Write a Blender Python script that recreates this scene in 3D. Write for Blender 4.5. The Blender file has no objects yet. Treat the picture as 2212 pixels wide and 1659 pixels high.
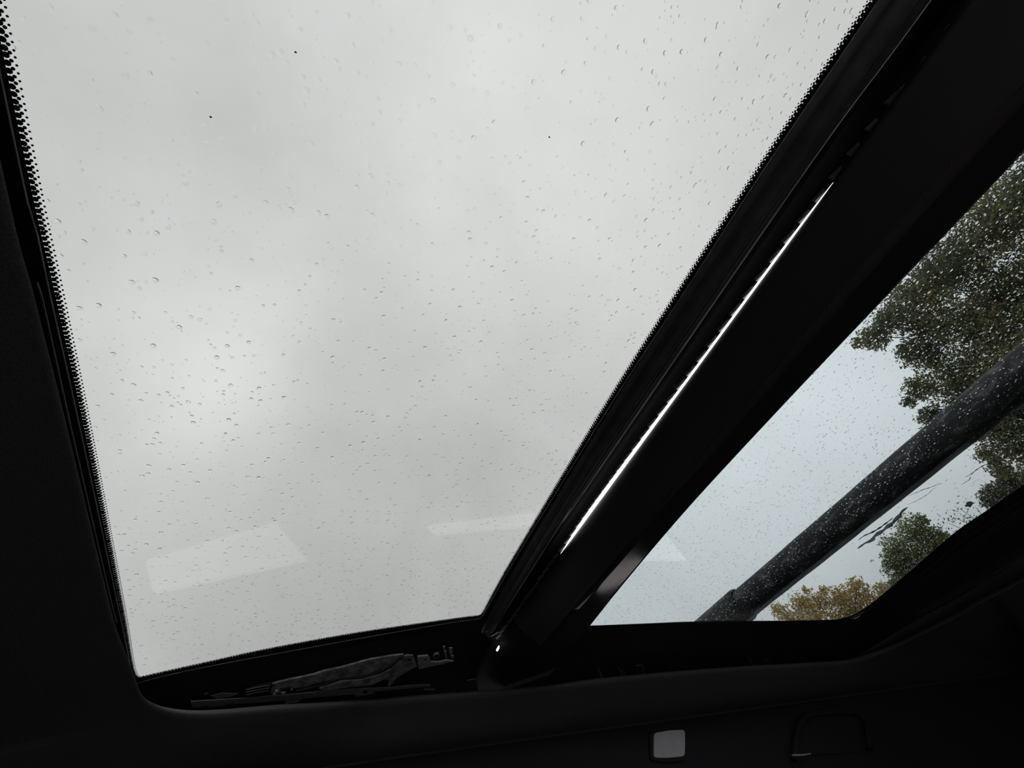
import bpy, bmesh, math, random
import numpy as np
from mathutils import Vector, Matrix
from mathutils.geometry import tessellate_polygon

random.seed(7)
rng = np.random.default_rng(11)
S = bpy.context.scene
C = S.collection
EYE = 1.25                      # height of the eye above the ground; all shapes below are given relative to the eye

# ------------------------------------------------------------------ camera
FPX = 1025.131                  # focal length for a 2212 px wide frame
AX = np.array([[0.88563986, 0.09127332, 0.45531442],      # car's long axis   (x)
               [-0.35641498, 0.76212701, 0.54049124],     # towards the side  (y)
               [-0.29767499, -0.64096147, 0.70750123]])   # up                (z)
cam = bpy.data.cameras.new('camera')
cam.sensor_width = 36.0
cam.lens = 36.0 * FPX / 2212.0
cam.clip_start = 0.01
cam.clip_end = 400
camo = bpy.data.objects.new('camera', cam)
C.objects.link(camo)
m = Matrix.Identity(4)
for r in range(3):
    m[r][0] = AX[r][0]
    m[r][1] = -AX[r][1]
    m[r][2] = -AX[r][2]
m[2][3] = EYE
camo.matrix_world = m
S.camera = camo

# ------------------------------------------------------------------ exposure and sky
S.view_settings.view_transform = 'Standard'
S.view_settings.look = 'None'
S.view_settings.exposure = 0.0
S.view_settings.gamma = 1.0
S.view_settings.use_curve_mapping = False


def ray(px, py):
    d = np.array([px - 1106.0, py - 829.5, FPX])
    w = AX @ d
    return w / np.linalg.norm(w)


SKY = 1.52
world = bpy.data.worlds.new('overcast_sky')
S.world = world
world.use_nodes = True
wn = world.node_tree
wn.nodes.clear()


class G:
    """small helper to write node graphs"""
    def __init__(self, t):
        self.t = t

    def n(self, typ, **kw):
        x = self.t.nodes.new(typ)
        for k, v in kw.items():
            setattr(x, k, v)
        return x

    def put(self, s, v):
        if v is None:
            return
        if hasattr(v, 'is_output'):
            self.t.links.new(v, s)
        else:
            s.default_value = v

    def math(self, op, a, b=None, c=None, clamp=False):
        x = self.n('ShaderNodeMath', operation=op, use_clamp=clamp)
        for i, v in enumerate((a, b, c)):
            self.put(x.inputs[i], v)
        return x.outputs[0]

    def vmath(self, op, a, b=None):
        x = self.n('ShaderNodeVectorMath', operation=op)
        self.put(x.inputs[0], a)
        self.put(x.inputs[1], b)
        return x.outputs['Value'] if op == 'DOT_PRODUCT' else x.outputs[0]

    def noise(self, vec, scale, detail=3, rough=0.5, dist=0.0):
        x = self.n('ShaderNodeTexNoise')
        self.put(x.inputs['Vector'], vec)
        x.inputs['Scale'].default_value = scale
        x.inputs['Detail'].default_value = detail
        x.inputs['Roughness'].default_value = rough
        x.inputs['Distortion'].default_value = dist
        return x.outputs[0]

    def ramp(self, f, stops):
        x = self.n('ShaderNodeValToRGB')
        e = x.color_ramp.elements
        while len(e) < len(stops):
            e.new(0.5)
        for k, (p, c) in enumerate(stops):
            e[k].position = p
            e[k].color = (*c, 1)
        self.put(x.inputs[0], f)
        return x.outputs[0]

    def mix(self, f, a, b):
        x = self.n('ShaderNodeMix', data_type='RGBA')
        self.put(x.inputs[0], f)
        self.put(x.inputs[6], a)
        self.put(x.inputs[7], b)
        return x.outputs[2]


g = G(wn)
tc = g.n('ShaderNodeTexCoord').outputs['Generated']
n1 = g.noise(tc, 2.3, 5, 0.52, 0.3)
n2 = g.noise(tc, 6.0, 4, 0.5, 0.2)
lum = g.math('ADD', g.math('MULTIPLY', g.math('SUBTRACT', n1, 0.5), 0.44),
             g.math('MULTIPLY', g.math('SUBTRACT', n2, 0.5), 0.10))
# cloud masses: direction, angular size, brightness change
for (px, py, size, amp) in [(1060, 60, 24, 0.14), (520, 740, 13, 0.13), (430, 860, 9, 0.08), (760, 800, 11, -0.07),
                            (1060, 930, 14, -0.10), (300, 1050, 15, -0.09), (900, 1230, 12, -0.10), (250, 500, 16, -0.04),
                            (1380, 480, 14, 0.07), (1500, 250, 12, 0.04), (980, 560, 10, 0.05), (1150, 1120, 9, 0.05),
                            (1560, 900, 14, 0.06), (560, 690, 6, 0.07), (460, 850, 6, 0.07), (650, 770, 6, -0.05), (840, 730, 7, -0.03), (1090, 960, 6, -0.05), (620, 1000, 7, -0.05), (1750, 1150, 14, 0.05), (620, 1330, 10, -0.10), (300, 250, 14, -0.05)]:
    d = ray(px, py)
    dp = g.vmath('DOT_PRODUCT', tc, tuple(d))
    s = 1.0 - math.cos(math.radians(size))
    q = g.math('DIVIDE', g.math('SUBTRACT', 1.0, dp), s)
    lum = g.math('ADD', lum, g.math('MULTIPLY', g.math('EXPONENT', g.math('MULTIPLY', q, -1.0)), amp * 1.25))
lum = g.math('MULTIPLY', g.math('ADD', 1.0, lum), SKY)
bg = g.n('ShaderNodeBackground')
bg.inputs['Color'].default_value = (1.0, 0.998, 0.992, 1)
g.put(bg.inputs['Strength'], lum)
wo = g.n('ShaderNodeOutputWorld')
wn.links.new(bg.outputs[0], wo.inputs[0])


# ------------------------------------------------------------------ materials
def newmat(name):
    mt = bpy.data.materials.new(name)
    mt.use_nodes = True
    mt.node_tree.nodes.clear()
    return mt, G(mt.node_tree)


def finish(g, shader):
    o = g.n('ShaderNodeOutputMaterial')
    g.t.links.new(shader, o.inputs[0])


def solid(name, col, rough=0.6, metal=0.0, spec=0.5, var=0.25, scale=60.0, bump=0.0, bscale=None, col2=None, bdist=0.001):
    mt, g = newmat(name)
    p = g.n('ShaderNodeBsdfPrincipled')
    oc = g.n('ShaderNodeTexCoord').outputs['Object']
    f = g.noise(oc, scale, 4, 0.6)
    b = tuple(c * (1 - var) for c in col)
    c2 = col2 or tuple(min(1, c * (1 + var)) for c in col)
    g.put(p.inputs['Base Color'], g.ramp(f, [(0.35, b), (0.65, c2)]))
    p.inputs['Roughness'].default_value = rough
    p.inputs['Metallic'].default_value = metal
    p.inputs['Specular IOR Level'].default_value = spec
    if bump:
        bn = g.n('ShaderNodeBump')
        bn.inputs['Strength'].default_value = bump
        bn.inputs['Distance'].default_value = bdist
        g.put(bn.inputs['Height'], g.noise(oc, bscale or scale, 3, 0.6))
        g.t.links.new(bn.outputs[0], p.inputs['Normal'])
    finish(g, p.outputs[0])
    return mt


def pane_mat(name, tint, refl=1.0):
    """clear pane: tinted straight-through light plus a mirror reflection that grows towards grazing angles"""
    mt, g = newmat(name)
    tr = g.n('ShaderNodeBsdfTransparent')
    tr.inputs[0].default_value = (*tint, 1)
    gl = g.n('ShaderNodeBsdfGlossy')
    gl.inputs['Roughness'].default_value = 0.0
    gl.inputs['Color'].default_value = (1, 1, 1, 1)
    lw = g.n('ShaderNodeLayerWeight')
    lw.inputs['Blend'].default_value = 0.5
    x5 = g.math('POWER', lw.outputs['Facing'], 5.0)
    f = g.math('MULTIPLY', g.math('MULTIPLY_ADD', x5, 0.96, 0.04), refl, clamp=True)
    mx = g.n('ShaderNodeMixShader')
    g.put(mx.inputs[0], f)
    g.t.links.new(tr.outputs[0], mx.inputs[1])
    g.t.links.new(gl.outputs[0], mx.inputs[2])
    finish(g, mx.outputs[0])
    return mt


def water_mat(name):
    mt, g = newmat(name)
    p = g.n('ShaderNodeBsdfGlass')
    p.inputs['IOR'].default_value = 1.333
    p.inputs['Roughness'].default_value = 0.0
    finish(g, p.outputs[0])
    return mt


def leaf_mat(name, stops, trans=0.45):
    mt, g = newmat(name)
    oc = g.n('ShaderNodeTexCoord').outputs['Object']
    geo = g.n('ShaderNodeNewGeometry')
    f = g.math('ADD', g.math('MULTIPLY', g.noise(oc, 1.1, 3, 0.6), 0.65), g.math('MULTIPLY', geo.outputs['Random Per Island'], 0.35))
    c = g.ramp(f, stops)
    d = g.n('ShaderNodeBsdfDiffuse')
    t = g.n('ShaderNodeBsdfTranslucent')
    g.put(d.inputs[0], c)
    g.put(t.inputs[0], c)
    mx = g.n('ShaderNodeMixShader')
    mx.inputs[0].default_value = trans
    g.t.links.new(d.outputs[0], mx.inputs[1])
    g.t.links.new(t.outputs[0], mx.inputs[2])
    finish(g, mx.outputs[0])
    return mt


M = {}
M['glass1'] = pane_mat('grey_tinted_glass', (0.641, 0.651, 0.645))
M['glass2'] = pane_mat('blue_grey_tinted_glass', (0.634, 0.668, 0.684))
M['side_glass'] = pane_mat('clear_side_glass', (0.93, 0.95, 0.94))
M['water'] = water_mat('rain_water')
M['frit'] = solid('black_ceramic_print', (0.006, 0.006, 0.007), 0.75, spec=0.15)
M['rubber'] = solid('black_rubber', (0.042, 0.042, 0.044), 0.38, spec=0.5, bump=0.05, bscale=400)
M['bead'] = solid('bead_highlight_grey', (0.30, 0.29, 0.28), 0.4)  # lighter grey puts the thin highlight of the seal edge into the colour
M['bright_edge'] = solid('pale_edge_gleam', (0.75, 0.74, 0.75), 0.4, metal=0.0)  # pale diffuse colour stands in for the gleam of a metal edge
M['headliner'] = solid('charcoal_headliner_fabric', (0.056, 0.056, 0.060), 0.95, spec=0.1, scale=900, bump=0.35, bscale=1500, bdist=0.0006)
M['trim'] = solid('dark_side_trim', (0.017, 0.0165, 0.019), 0.8, spec=0.2, scale=500, bump=0.2, bscale=1200, bdist=0.0005)
M['bar'] = solid('satin_black_plastic', (0.022, 0.0195, 0.0205), 0.12, spec=0.78, scale=300, var=0.05, bump=0.04, bscale=1800, bdist=0.0002)
M['bar'].node_tree.nodes['Principled BSDF'].inputs['Specular Tint'].default_value = (1.0, 0.78, 0.83, 1)
M['bar_matte'] = solid('matte_black_plastic', (0.020, 0.019, 0.0195), 0.52, spec=0.4, scale=300, var=0.05)
M['tray'] = solid('black_tray_plastic', (0.006, 0.006, 0.007), 0.7, spec=0.2)
M['alloy'] = solid('greasy_grey_alloy', (0.17, 0.17, 0.175), 0.5, metal=0.3, scale=90, var=0.55, bump=0.5, bscale=120, bdist=0.002)
M['plate'] = solid('zinc_plated_steel', (0.20, 0.20, 0.195), 0.55, metal=0.25, scale=150, var=0.2)
M['strip'] = solid('grey_guide_plastic', (0.075, 0.08, 0.08), 0.6, scale=200, var=0.25)
M['lens'] = solid('frosted_lamp_lens', (0.43, 0.41, 0.45), 0.55, var=0.06)
M['carpet'] = solid('grey_carpet', (0.13, 0.125, 0.125), 0.95, scale=300)
M['paint'] = solid('dark_roof_paint', (0.02, 0.021, 0.024), 0.2, scale=5, var=0.05)
M['ground'] = solid('pale_wet_concrete', (0.55, 0.53, 0.52), 0.6, scale=1.5, var=0.12)
M['bark'] = solid('grey_brown_bark', (0.06, 0.05, 0.04), 0.9, scale=9, var=0.4, bump=0.6, bscale=25, bdist=0.02)
M['spot'] = solid('brown_wet_leaf', (0.05, 0.03, 0.022), 0.6)
M['leaf_dark'] = leaf_mat('dark_green_leaves', [(0.28, (0.095, 0.115, 0.090)), (0.48, (0.165, 0.178, 0.112)), (0.62, (0.25, 0.24, 0.115)), (0.78, (0.34, 0.25, 0.11))])
M['leaf_mid'] = leaf_mat('mid_green_leaves', [(0.3, (0.10, 0.135, 0.062)), (0.55, (0.21, 0.24, 0.105)), (0.75, (0.31, 0.31, 0.14))])
M['leaf_gold'] = leaf_mat('golden_autumn_leaves', [(0.3, (0.36, 0.25, 0.075)), (0.55, (0.58, 0.42, 0.125)), (0.75, (0.60, 0.48, 0.24))])
M['leaf_hedge'] = leaf_mat('dull_hedge_leaves', [(0.3, (0.025, 0.03, 0.02)), (0.7, (0.06, 0.07, 0.04))], 0.2)

mt, g = newmat('white_light_strip')
em = g.n('ShaderNodeEmission')
em.inputs[0].default_value = (1.0, 0.985, 0.95, 1)
em.inputs[1].default_value = 3.2
finish(g, em.outputs[0])
M['led'] = mt

mt, g = newmat('wet_black_bar_cover')
p = g.n('ShaderNodeBsdfPrincipled')
oc = g.n('ShaderNodeTexCoord').outputs['Object']
mp = g.n('ShaderNodeMapping')
mp.inputs['Scale'].default_value = (3.0, 1.0, 3.0)
g.put(mp.inputs[0], oc)
blot = g.noise(mp.outputs[0], 22.0, 4, 0.6, 0.4)
g.put(p.inputs['Base Color'], g.ramp(blot, [(0.40, (0.012, 0.0125, 0.0135)), (0.54, (0.024, 0.024, 0.024)), (0.66, (0.105, 0.100, 0.097))]))
p.inputs['Roughness'].default_value = 0.6
p.inputs['Specular IOR Level'].default_value = 0.25
bn = g.n('ShaderNodeBump')
bn.inputs['Strength'].default_value = 0.3
bn.inputs['Distance'].default_value = 0.004
g.put(bn.inputs['Height'], blot)
g.t.links.new(bn.outputs[0], p.inputs['Normal'])
finish(g, p.outputs[0])
M['rack'] = mt


# ------------------------------------------------------------------ builders
def tag(o, label=None, cat=None, group=None, kind=None):
    if label:
        o['label'] = label
    if cat:
        o['category'] = cat
    if group:
        o['group'] = group
    if kind:
        o['kind'] = kind
    return o


def attach(o, parent):
    if parent is not None:
        o.parent = parent
        o.matrix_parent_inverse = Matrix.Translation(-Vector(parent.location))


def mesh(name, verts, faces, mat, parent=None, smooth=False, origin=None, **tags):
    v = np.array([[float(c) for c in p] for p in verts]).reshape(-1, 3)
    v = v + np.array([0, 0, EYE])
    loc = np.zeros(3)
    if origin is not None:
        loc = np.array(origin, float) + np.array([0, 0, EYE])
        v = v - loc
    me = bpy.data.meshes.new(name)
    me.from_pydata(v.tolist(), [], [tuple(f) for f in faces])
    if smooth:
        me.polygons.foreach_set('use_smooth', [True] * len(me.polygons))
    me.materials.append(mat)
    me.update()
    o = bpy.data.objects.new(name, me)
    o.location = loc
    C.objects.link(o)
    attach(o, parent)
    if tags:
        tag(o, **tags)
    return o


def empty(name, loc, label, cat, group=None, kind=None):
    o = bpy.data.objects.new(name, None)
    o.empty_display_size = 0.05
    o.location = (loc[0], loc[1], loc[2] + EYE)
    C.objects.link(o)
    return tag(o, label, cat, group, kind)


def on_plane(px, py, n, d):
    """the point of the plane n.x = d that the photograph shows at a pixel"""
    r = ray(px, py)
    return r * (d / (np.array(n) @ r))


def flat(px, py, z):
    return on_plane(px, py, (0, 0, 1), z)


def smooth_path(pts, n):
    """Catmull-Rom through the points, resampled evenly to n points"""
    P = np.array(pts, float)
    P = np.vstack([2 * P[0] - P[1], P, 2 * P[-1] - P[-2]])
    out = []
    for i in range(1, len(P) - 2):
        for t in np.linspace(0, 1, 24, endpoint=False):
            a, b, c, d = P[i - 1:i + 3]
            out.append(0.5 * (2 * b + (c - a) * t + (2 * a - 5 * b + 4 * c - d) * t * t + (3 * b - a - 3 * c + d) * t ** 3))
    out.append(P[-2])
    return resample(np.array(out), n)


def resample(P, n):
    L = np.concatenate([[0], np.cumsum(np.linalg.norm(np.diff(P, axis=0), axis=1))])
    s = np.linspace(0, L[-1], n)
    return np.stack([np.interp(s, L, P[:, k]) for k in range(P.shape[1])], 1)


def length(P):
    return np.linalg.norm(np.diff(P, axis=0), axis=1).sum()


def tube(path, r, seg=8, taper=None):
    P = np.array(path, float)
    n = len(P)
    V, F = [], []
    T = np.gradient(P, axis=0)
    T /= np.linalg.norm(T, axis=1)[:, None]
    up = np.array([0, 0, 1.0])
    if abs(T[0] @ up) > 0.9:
        up = np.array([0, 1.0, 0])
    for i in range(n):
        a = np.cross(T[i], up)
        a /= np.linalg.norm(a)
        b = np.cross(a, T[i])
        rr = r * (taper[i] if taper is not None else 1)
        for k in range(seg):
            w = 2 * math.pi * k / seg
            V.append(P[i] + rr * (math.cos(w) * a + math.sin(w) * b))
    for i in range(n - 1):
        for k in range(seg):
            k2 = (k + 1) % seg
            F.append((i * seg + k, i * seg + k2, (i + 1) * seg + k2, (i + 1) * seg + k))
    F.append(tuple(range(seg))[::-1])
    F.append(tuple((n - 1) * seg + k for k in range(seg)))
    return V, F


def loft(rows, close=False):
    n = len(rows[0])
    V = [p for r in rows for p in r]
    F = []
    m_ = len(rows)
    for i in range(m_ if close else m_ - 1):
        j = (i + 1) % m_
        for k in range(n - 1):
            F.append((i * n + k, i * n + k + 1, j * n + k + 1, j * n + k))
    return V, F


def slab(poly, nrm, th, holes=()):
    """a plate: outline with holes, given thickness away from its face along nrm"""
    nrm = np.array(nrm, float)
    nrm /= np.linalg.norm(nrm)
    loops = [np.array(poly, float)] + [np.array(h, float) for h in holes]
    u = np.cross(nrm, (0.3, 0.8, 0.1))
    u /= np.linalg.norm(u)
    v = np.cross(nrm, u)
    tri = tessellate_polygon([[Vector((p @ u, p @ v, 0)) for p in L] for L in loops])
    allp = np.vstack(loops)
    n = len(allp)
    V = list(allp) + list(allp + nrm * th)
    F = [tuple(t) for t in tri] + [tuple(i + n for i in t[::-1]) for t in tri]
    k = 0
    for L in loops:
        q = len(L)
        for i in range(q):
            j = (i + 1) % q
            F.append((k + i, k + j, n + k + j, n + k + i))
        k += q
    return V, F


def join(*parts):
    V, F = [], []
    for v, f in parts:
        b = len(V)
        V += list(v)
        F += [tuple(i + b for i in q) for q in f]
    return V, F


def disc(c, r, nrm, seg=16, th=0.002):
    nrm = np.array(nrm, float)
    nrm /= np.linalg.norm(nrm)
    u = np.cross(nrm, (0.3, 0.8, 0.1))
    u /= np.linalg.norm(u)
    v = np.cross(nrm, u)
    return [np.array(c) + r * (math.cos(a) * u + math.sin(a) * v) for a in np.linspace(0, 2 * math.pi, seg, endpoint=False)]


def side_out(path):
    """unit normals in plan, to the left of travel"""
    T = np.gradient(np.array(path)[:, :2], axis=0)
    T /= np.linalg.norm(T, axis=1)[:, None]
    return np.stack([-T[:, 1], T[:, 0], np.zeros(len(T))], 1)


# ------------------------------------------------------------------ planes of the roof
H = 0.30                                   # underside of the large pane
PITCH = 0.00303                            # spacing of the printed dots
G2N, G2D = (0.125, 0, 1), 0.3734           # underside of the second pane, it falls towards the front
T1N, T1D = (0, 0.30, 1), 0.548             # sloping tray beside the large pane
T2N, T2D = (0.12, 0.30, 1), 0.584          # the same beside the second pane
LN, LD = (0.12, 0, 1), 0.300               # lip of the headliner beside the second pane

# ------------------------------------------------------------------ large sunroof pane
tips = [(-0.1145, -0.42, H), (-0.1139, -0.1, H)] + \
       [flat(*q, H) for q in [(54.6, 327.1), (122, 633.1), (187.4, 937.4), (262.5, 1317), (281, 1424), (289, 1455), (300, 1465), (326.3, 1458.6),
                              (450, 1431), (586.8, 1401.2), (780, 1366.5), (964.5, 1339.6), (1005.2, 1334), (1030.5, 1331.2), (1036.9, 1329.9), (1042.7, 1325.4),
                              (1049.5, 1314.5), (1072, 1272), (1119.5, 1189.4), (1319.4, 859.2), (1620.2, 394.7), (1857.8, 39.6)]] + \
       [(0.326, -0.25, H), (0.338, -0.42, H)]
edge = smooth_path(tips, 900)
Ledge = length(edge)
w1 = empty('window_1', (0.1, 0.15, H), 'large tinted sunroof pane covered in raindrops, with dotted black border', 'sunroof', kind='structure')


inward = np.sign(((np.array([0.1, 0.2]) - edge[:, :2]) * side_out(edge)[:, :2]).sum(1).mean())


def offset(path, d):
    return np.array(path) + inward * side_out(path) * d


pos = resample(edge, 500)
outer = offset(pos, -0.035)
# the pane itself, a thin solid plate
pane = offset(resample(edge, 120), -0.03)
pane_loop = [p + np.array([0, 0, 0.0008]) for p in pane]
v, f = slab(pane_loop, (0, 0, 1), 0.004)
mesh('pane', v, f, M['glass1'], w1)
# printed border: solid band, then three rows of shrinking dots
band_in = offset(pos, -0.0008)
ZF = np.array([0, 0, -0.0002])
v, f = loft([band_in + ZF, outer + ZF, outer + ZF + np.array([0, 0, 0.0005]), band_in + ZF + np.array([0, 0, 0.0005])], close=True)
mesh('printed_border', v, f, M['frit'], w1)
V, F = [], []
nd = int(Ledge / PITCH)
for row, (off, rad, ph) in enumerate([(0.0, 0.00126, 0.0), (0.0015, 0.00072, 0.5), (0.0030, 0.00047, 0.0)]):
    s = (np.arange(nd) + ph) / nd
    base = resample(edge, 6000)
    nn = inward * side_out(base)
    idx = (s * 5999).astype(int)
    seg = 10
    for i in idx:
        c = base[i] + nn[i] * off
        b = len(V)
        for k in range(seg):
            a = 2 * math.pi * k / seg
            V.append((c[0] + rad * math.cos(a), c[1] + rad * math.sin(a), H))
        for k in range(seg):
            V.append((V[b + k][0], V[b + k][1], H + 0.0004))
        F.append(tuple(b + k for k in range(seg))[::-1])
        F.append(tuple(b + seg + k for k in range(seg)))
        for k in range(seg):
            F.append((b + k, b + (k + 1) % seg, b + seg + (k + 1) % seg, b + seg + k))
mesh('border_dots', V, F, M['frit'], w1, kind='stuff')


def edge_line(name, pts, r, mat, parent, n=60, z=None):
    v, f = tube(smooth_path(pts, n), r, 8)
    return mesh(name, v, f, mat, parent, smooth=True)


edge_line('sealant_bead', [(-0.1165, -0.42, 0.2985)] + [flat(*q, 0.2985) for q in [(6, 187), (78, 495), (110, 645), (177, 945), (259, 1330), (284, 1452)]], 0.00042, M['bead'], w1)
edge_line('sealant_bead', [flat(*q, 0.2985) for q in [(296, 1477), (320, 1469), (400, 1450), (500, 1430), (600, 1411.5), (800, 1375), (960, 1347.5), (1010, 1340), (1030, 1337.5), (1036, 1336), (1041, 1332),
                                                     (1046, 1325), (1052, 1314), (1120, 1196), (1200, 1066), (1327, 862), (1480, 628), (1620, 412), (1760, 204), (1892, 10)]] + [(0.333, -0.4, 0.2985)], 0.0005, M['bead'], w1, n=160)
edge_line('frame_seal', [flat(*q, 0.290) for q in [(80, 610), (92, 650), (121, 780), (151, 916), (168, 989), (205, 1150), (240, 1300), (252, 1345)]], 0.0005, M['strip'], w1)
# underside of the glass frame along the side: two faint mouldings
for q in [[(345, 1472), (380, 1463), (440, 1452), (445, 1450)], [(888, 1368), (925, 1364), (985, 1356), (1033, 1348)], [(905, 1366), (960, 1357), (1030, 1345)]]:
    edge_line('frame_moulding', [on_plane(*p, T1N, T1D - 0.008) for p in q], 0.0005, M['strip'], w1, n=14)


def band_mesh(name, lines, n, mat, parent, smooth=True):
    rows = [smooth_path(l, n) for l in lines]
    v, f = loft(rows)
    return mesh(name, v, f, mat, parent, smooth=smooth)


# ------------------------------------------------------------------ roof crossbar with light strip
bar = empty('roof_crossbar', (0.43, 0.2, 0.27), 'black trim bar between the two sunroof panes with a glowing white light strip', 'trim bar')


def ycurve(pairs, z):
    """a line running across the car: (y/z, x/z) pairs at height z"""
    zf = z if callable(z) else (lambda r: z)
    return [(x * zf(y), y * zf(y), zf(y)) for (y, x) in pairs]


def sstep(a, b, v):
    t = min(1.0, max(0.0, (v - a) / (b - a)))
    return t * t * (3 - 2 * t)


def cover_z(r):
    """the cover bows down a little towards the side of the car"""
    return 0.262 - 0.022 * sstep(0.6, 2.3, r) + 0.020 * sstep(2.5, 3.5, r)


def dense(pairs):
    yy = [p[0] for p in pairs]
    q = np.linspace(yy[0], yy[-1], 40)
    P = smooth_path([(a, b) for a, b in pairs], 200)
    return [(t, float(np.interp(t, P[:, 0], P[:, 1]))) for t in q]


rl = [(-1.4, 1.12), (-0.345, 1.072), (0.066, 1.057), (0.8, 1.050), (1.76, 1.079), (2.32, 1.12), (2.45, 1.135)]
s2 = [(-1.4, 1.24), (-0.4, 1.197), (0.033, 1.175), (1.39, 1.172), (2.1, 1.195), (2.46, 1.21)]
A = smooth_path(ycurve(rl, 0.2975), 90)
B = smooth_path(ycurve(s2, 0.2945), 90)
rows = []
prof = [(0.0, 0.0), (0.06, 0.0035), (0.13, 0.0045), (0.18, 0.0015), (0.24, 0.001), (0.30, 0.0045), (0.40, 0.0090), (0.50, 0.0098), (0.60, 0.0075), (0.66, 0.002), (0.71, 0.0015),
        (0.76, 0.0045), (0.81, 0.0045), (0.85, 0.001), (0.90, 0.0035), (0.95, 0.003), (1.0, 0.0)]
for t, dz in prof:
    rows.append(A * (1 - t) + B * t - np.array([0, 0, dz]))
v, f = loft(rows)
mesh('rubber_seal', v, f, M['rubber'], bar, smooth=True)
e2 = [(x, y, z - 0.0025) for (x, y, z) in ycurve(s2, 0.2945)][:-2] + [flat(*q, 0.2912) for q in [(1232, 1100), (1150, 1228), (1078, 1340), (1066, 1357), (1057, 1363), (1051, 1365)]]
v, f = tube(smooth_path(e2, 120), 0.00042, 8)
mesh('seal_edge', v, f, M['bright_edge'], bar, smooth=True, label='thin edge with its gleam painted pale')
# dark channel behind the light strip
ch1 = smooth_path(ycurve(s2, 0.2955), 60)
ch2 = smooth_path([(x, y, z) for (x, y, z) in ycurve([(-1.4, 1.36), (0, 1.33), (1.5, 1.33), (2.6, 1.33)], 0.301)], 60)
v, f = loft([ch1, ch1 + np.array([0, 0, 0.012]), ch2 + np.array([0.004, 0, 0.012]), ch2 + np.array([0.004, 0, -0.014])])
mesh('channel', v, f, M['tray'], bar)
# lower cover: sloping face, then flat face
ZL = 0.285
led_r = [(-1.4, 1.336), (-0.209, 1.3165), (0.1, 1.311), (1.5, 1.3035), (1.8, 1.299), (2.85, 1.305), (3.25, 1.31)]
fold = [(-1.4, 1.73), (-0.417, 1.70), (-0.05, 1.673), (1.413, 1.673), (2.31, 1.667), (3.1, 1.66), (3.55, 1.655)]
brr = [(-1.4, 1.99), (-0.307, 1.957), (-0.053, 1.945), (0.7, 1.905), (1.423, 1.887), (2.1, 1.915), (2.63, 1.957), (3.1, 1.99), (3.55, 2.02)]
a_ = smooth_path(ycurve(led_r, ZL), 80)
b_ = smooth_path(ycurve(dense(fold), cover_z), 80)
c_ = smooth_path(ycurve(dense(brr), cover_z), 80)
rows = [a_ + np.array([0.002, 0, 0.012]), a_ + np.array([0.0003, 0, 0.003]), a_]
for t, dz in [(0.015, 0.0018), (0.04, 0.0036), (0.08, 0.0052), (0.13, 0.0063), (0.20, 0.0070), (0.32, 0.0073), (0.5, 0.0066), (0.7, 0.0046), (0.85, 0.0028), (0.95, 0.0016)]:
    rows.append(a_ + (b_ - a_) * t - np.array([0, 0, dz]))
rows += [b_ + np.array([-0.001, 0, -0.0012]), b_ + np.array([0, 0, -0.0008]), b_ + np.array([0.0012, 0, 0.0004])]
def split_end(rows, name):
    cut = int(np.argmax(c_[:, 1] > (2.72 * 0.245 if name == 'front_cover' else 2.28 * 0.242)))
    v, f = loft([r[:cut + 1] for r in rows])
    mesh(name, v, f, M['bar_matte' if name == 'front_cover' else 'bar'], bar, smooth=True)
    v, f = loft([r[cut:] for r in rows])
    mesh('bar_end', v, f, M['tray'], bar, smooth=True)  # same bar in darker rough material, so the window reflection stops here


split_end(rows, 'front_cover')
rows = [b_ + np.array([0.0014, 0, 0.0030])] + [b_ + (c_ - b_) * t + np.array([0, 0, 0.0]) for t in (0.06, 0.3, 0.6, 0.9)] + \
       [c_ + np.array([-0.0015, 0, 0.0001]), c_ + np.array([0, 0, 0.0012]), c_ + np.array([0, 0, 0.012]), c_ + np.array([-0.02, 0, 0.035])]
split_end(rows, 'flat_cover')
# light strip: a thin glowing guide, narrowing to a point at its far end
right = [(1917, 243), (1881, 299), (1729.5, 500), (1510, 800), (1290, 1100), (1224, 1188), (1199, 1219)]
left = [(1916.5, 243), (1876, 299), (1718, 500), (1497, 800), (1274, 1100), (1215, 1190), (1198.5, 1218.5)]
ra = smooth_path([flat(*q, 0.2865) for q in right], 90)
la = smooth_path([flat(*q, 0.2865) for q in left], 90)
ups = np.array([0, 0, 0.0002])
v, f = loft([ra, la, la + ups, ra + ups], close=True)
mesh('light_strip', v, f, M['led'], bar, label='glowing white light strip')
q = [(1072.5, 1406.5), (1075, 1407), (1078.5, 1401), (1079, 1396.5), (1077, 1398)]
v, f = slab([on_plane(*p, T1N, T1D - 0.050) for p in q], (0, 0.3, 1), 0.002)
mesh('light_strip_end', v, f, M['led'], bar, label='bright tip of the light strip')
# saw-tooth clips beside the light strip
tooth = None
zt = 0.2880
for k in range(46):
    yr = -0.245 + 0.0625 * k
    xr = np.interp(yr, [-1.4, -0.2, 0.1, 1.5, 1.8, 2.85], [1.331, 1.310, 1.300, 1.280, 1.286, 1.295])
    x0, y0 = xr * zt - 0.0035, yr * zt
    loc = np.array([x0, y0, zt])
    if tooth is None:
        V = [(0.0036, -0.0062, 0.0), (0.0036, 0.0066, 0.0), (-0.0010, 0.0060, 0.0), (0.0022, -0.0030, 0.0),
             (0.0036, -0.0062, 0.003), (0.0036, 0.0066, 0.003), (-0.0010, 0.0060, 0.003), (0.0022, -0.0030, 0.003)]
        F = [(0, 1, 2, 3), (7, 6, 5, 4), (0, 4, 5, 1), (1, 5, 6, 2), (2, 6, 7, 3), (3, 7, 4, 0)]
        tooth = mesh('clip_tooth', np.array(V) + loc, F, M['strip'], bar, origin=loc)
    else:
        o = tooth.copy()
        o.location = loc + np.array([0, 0, EYE])
        C.objects.link(o)
        attach(o, bar)

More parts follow.
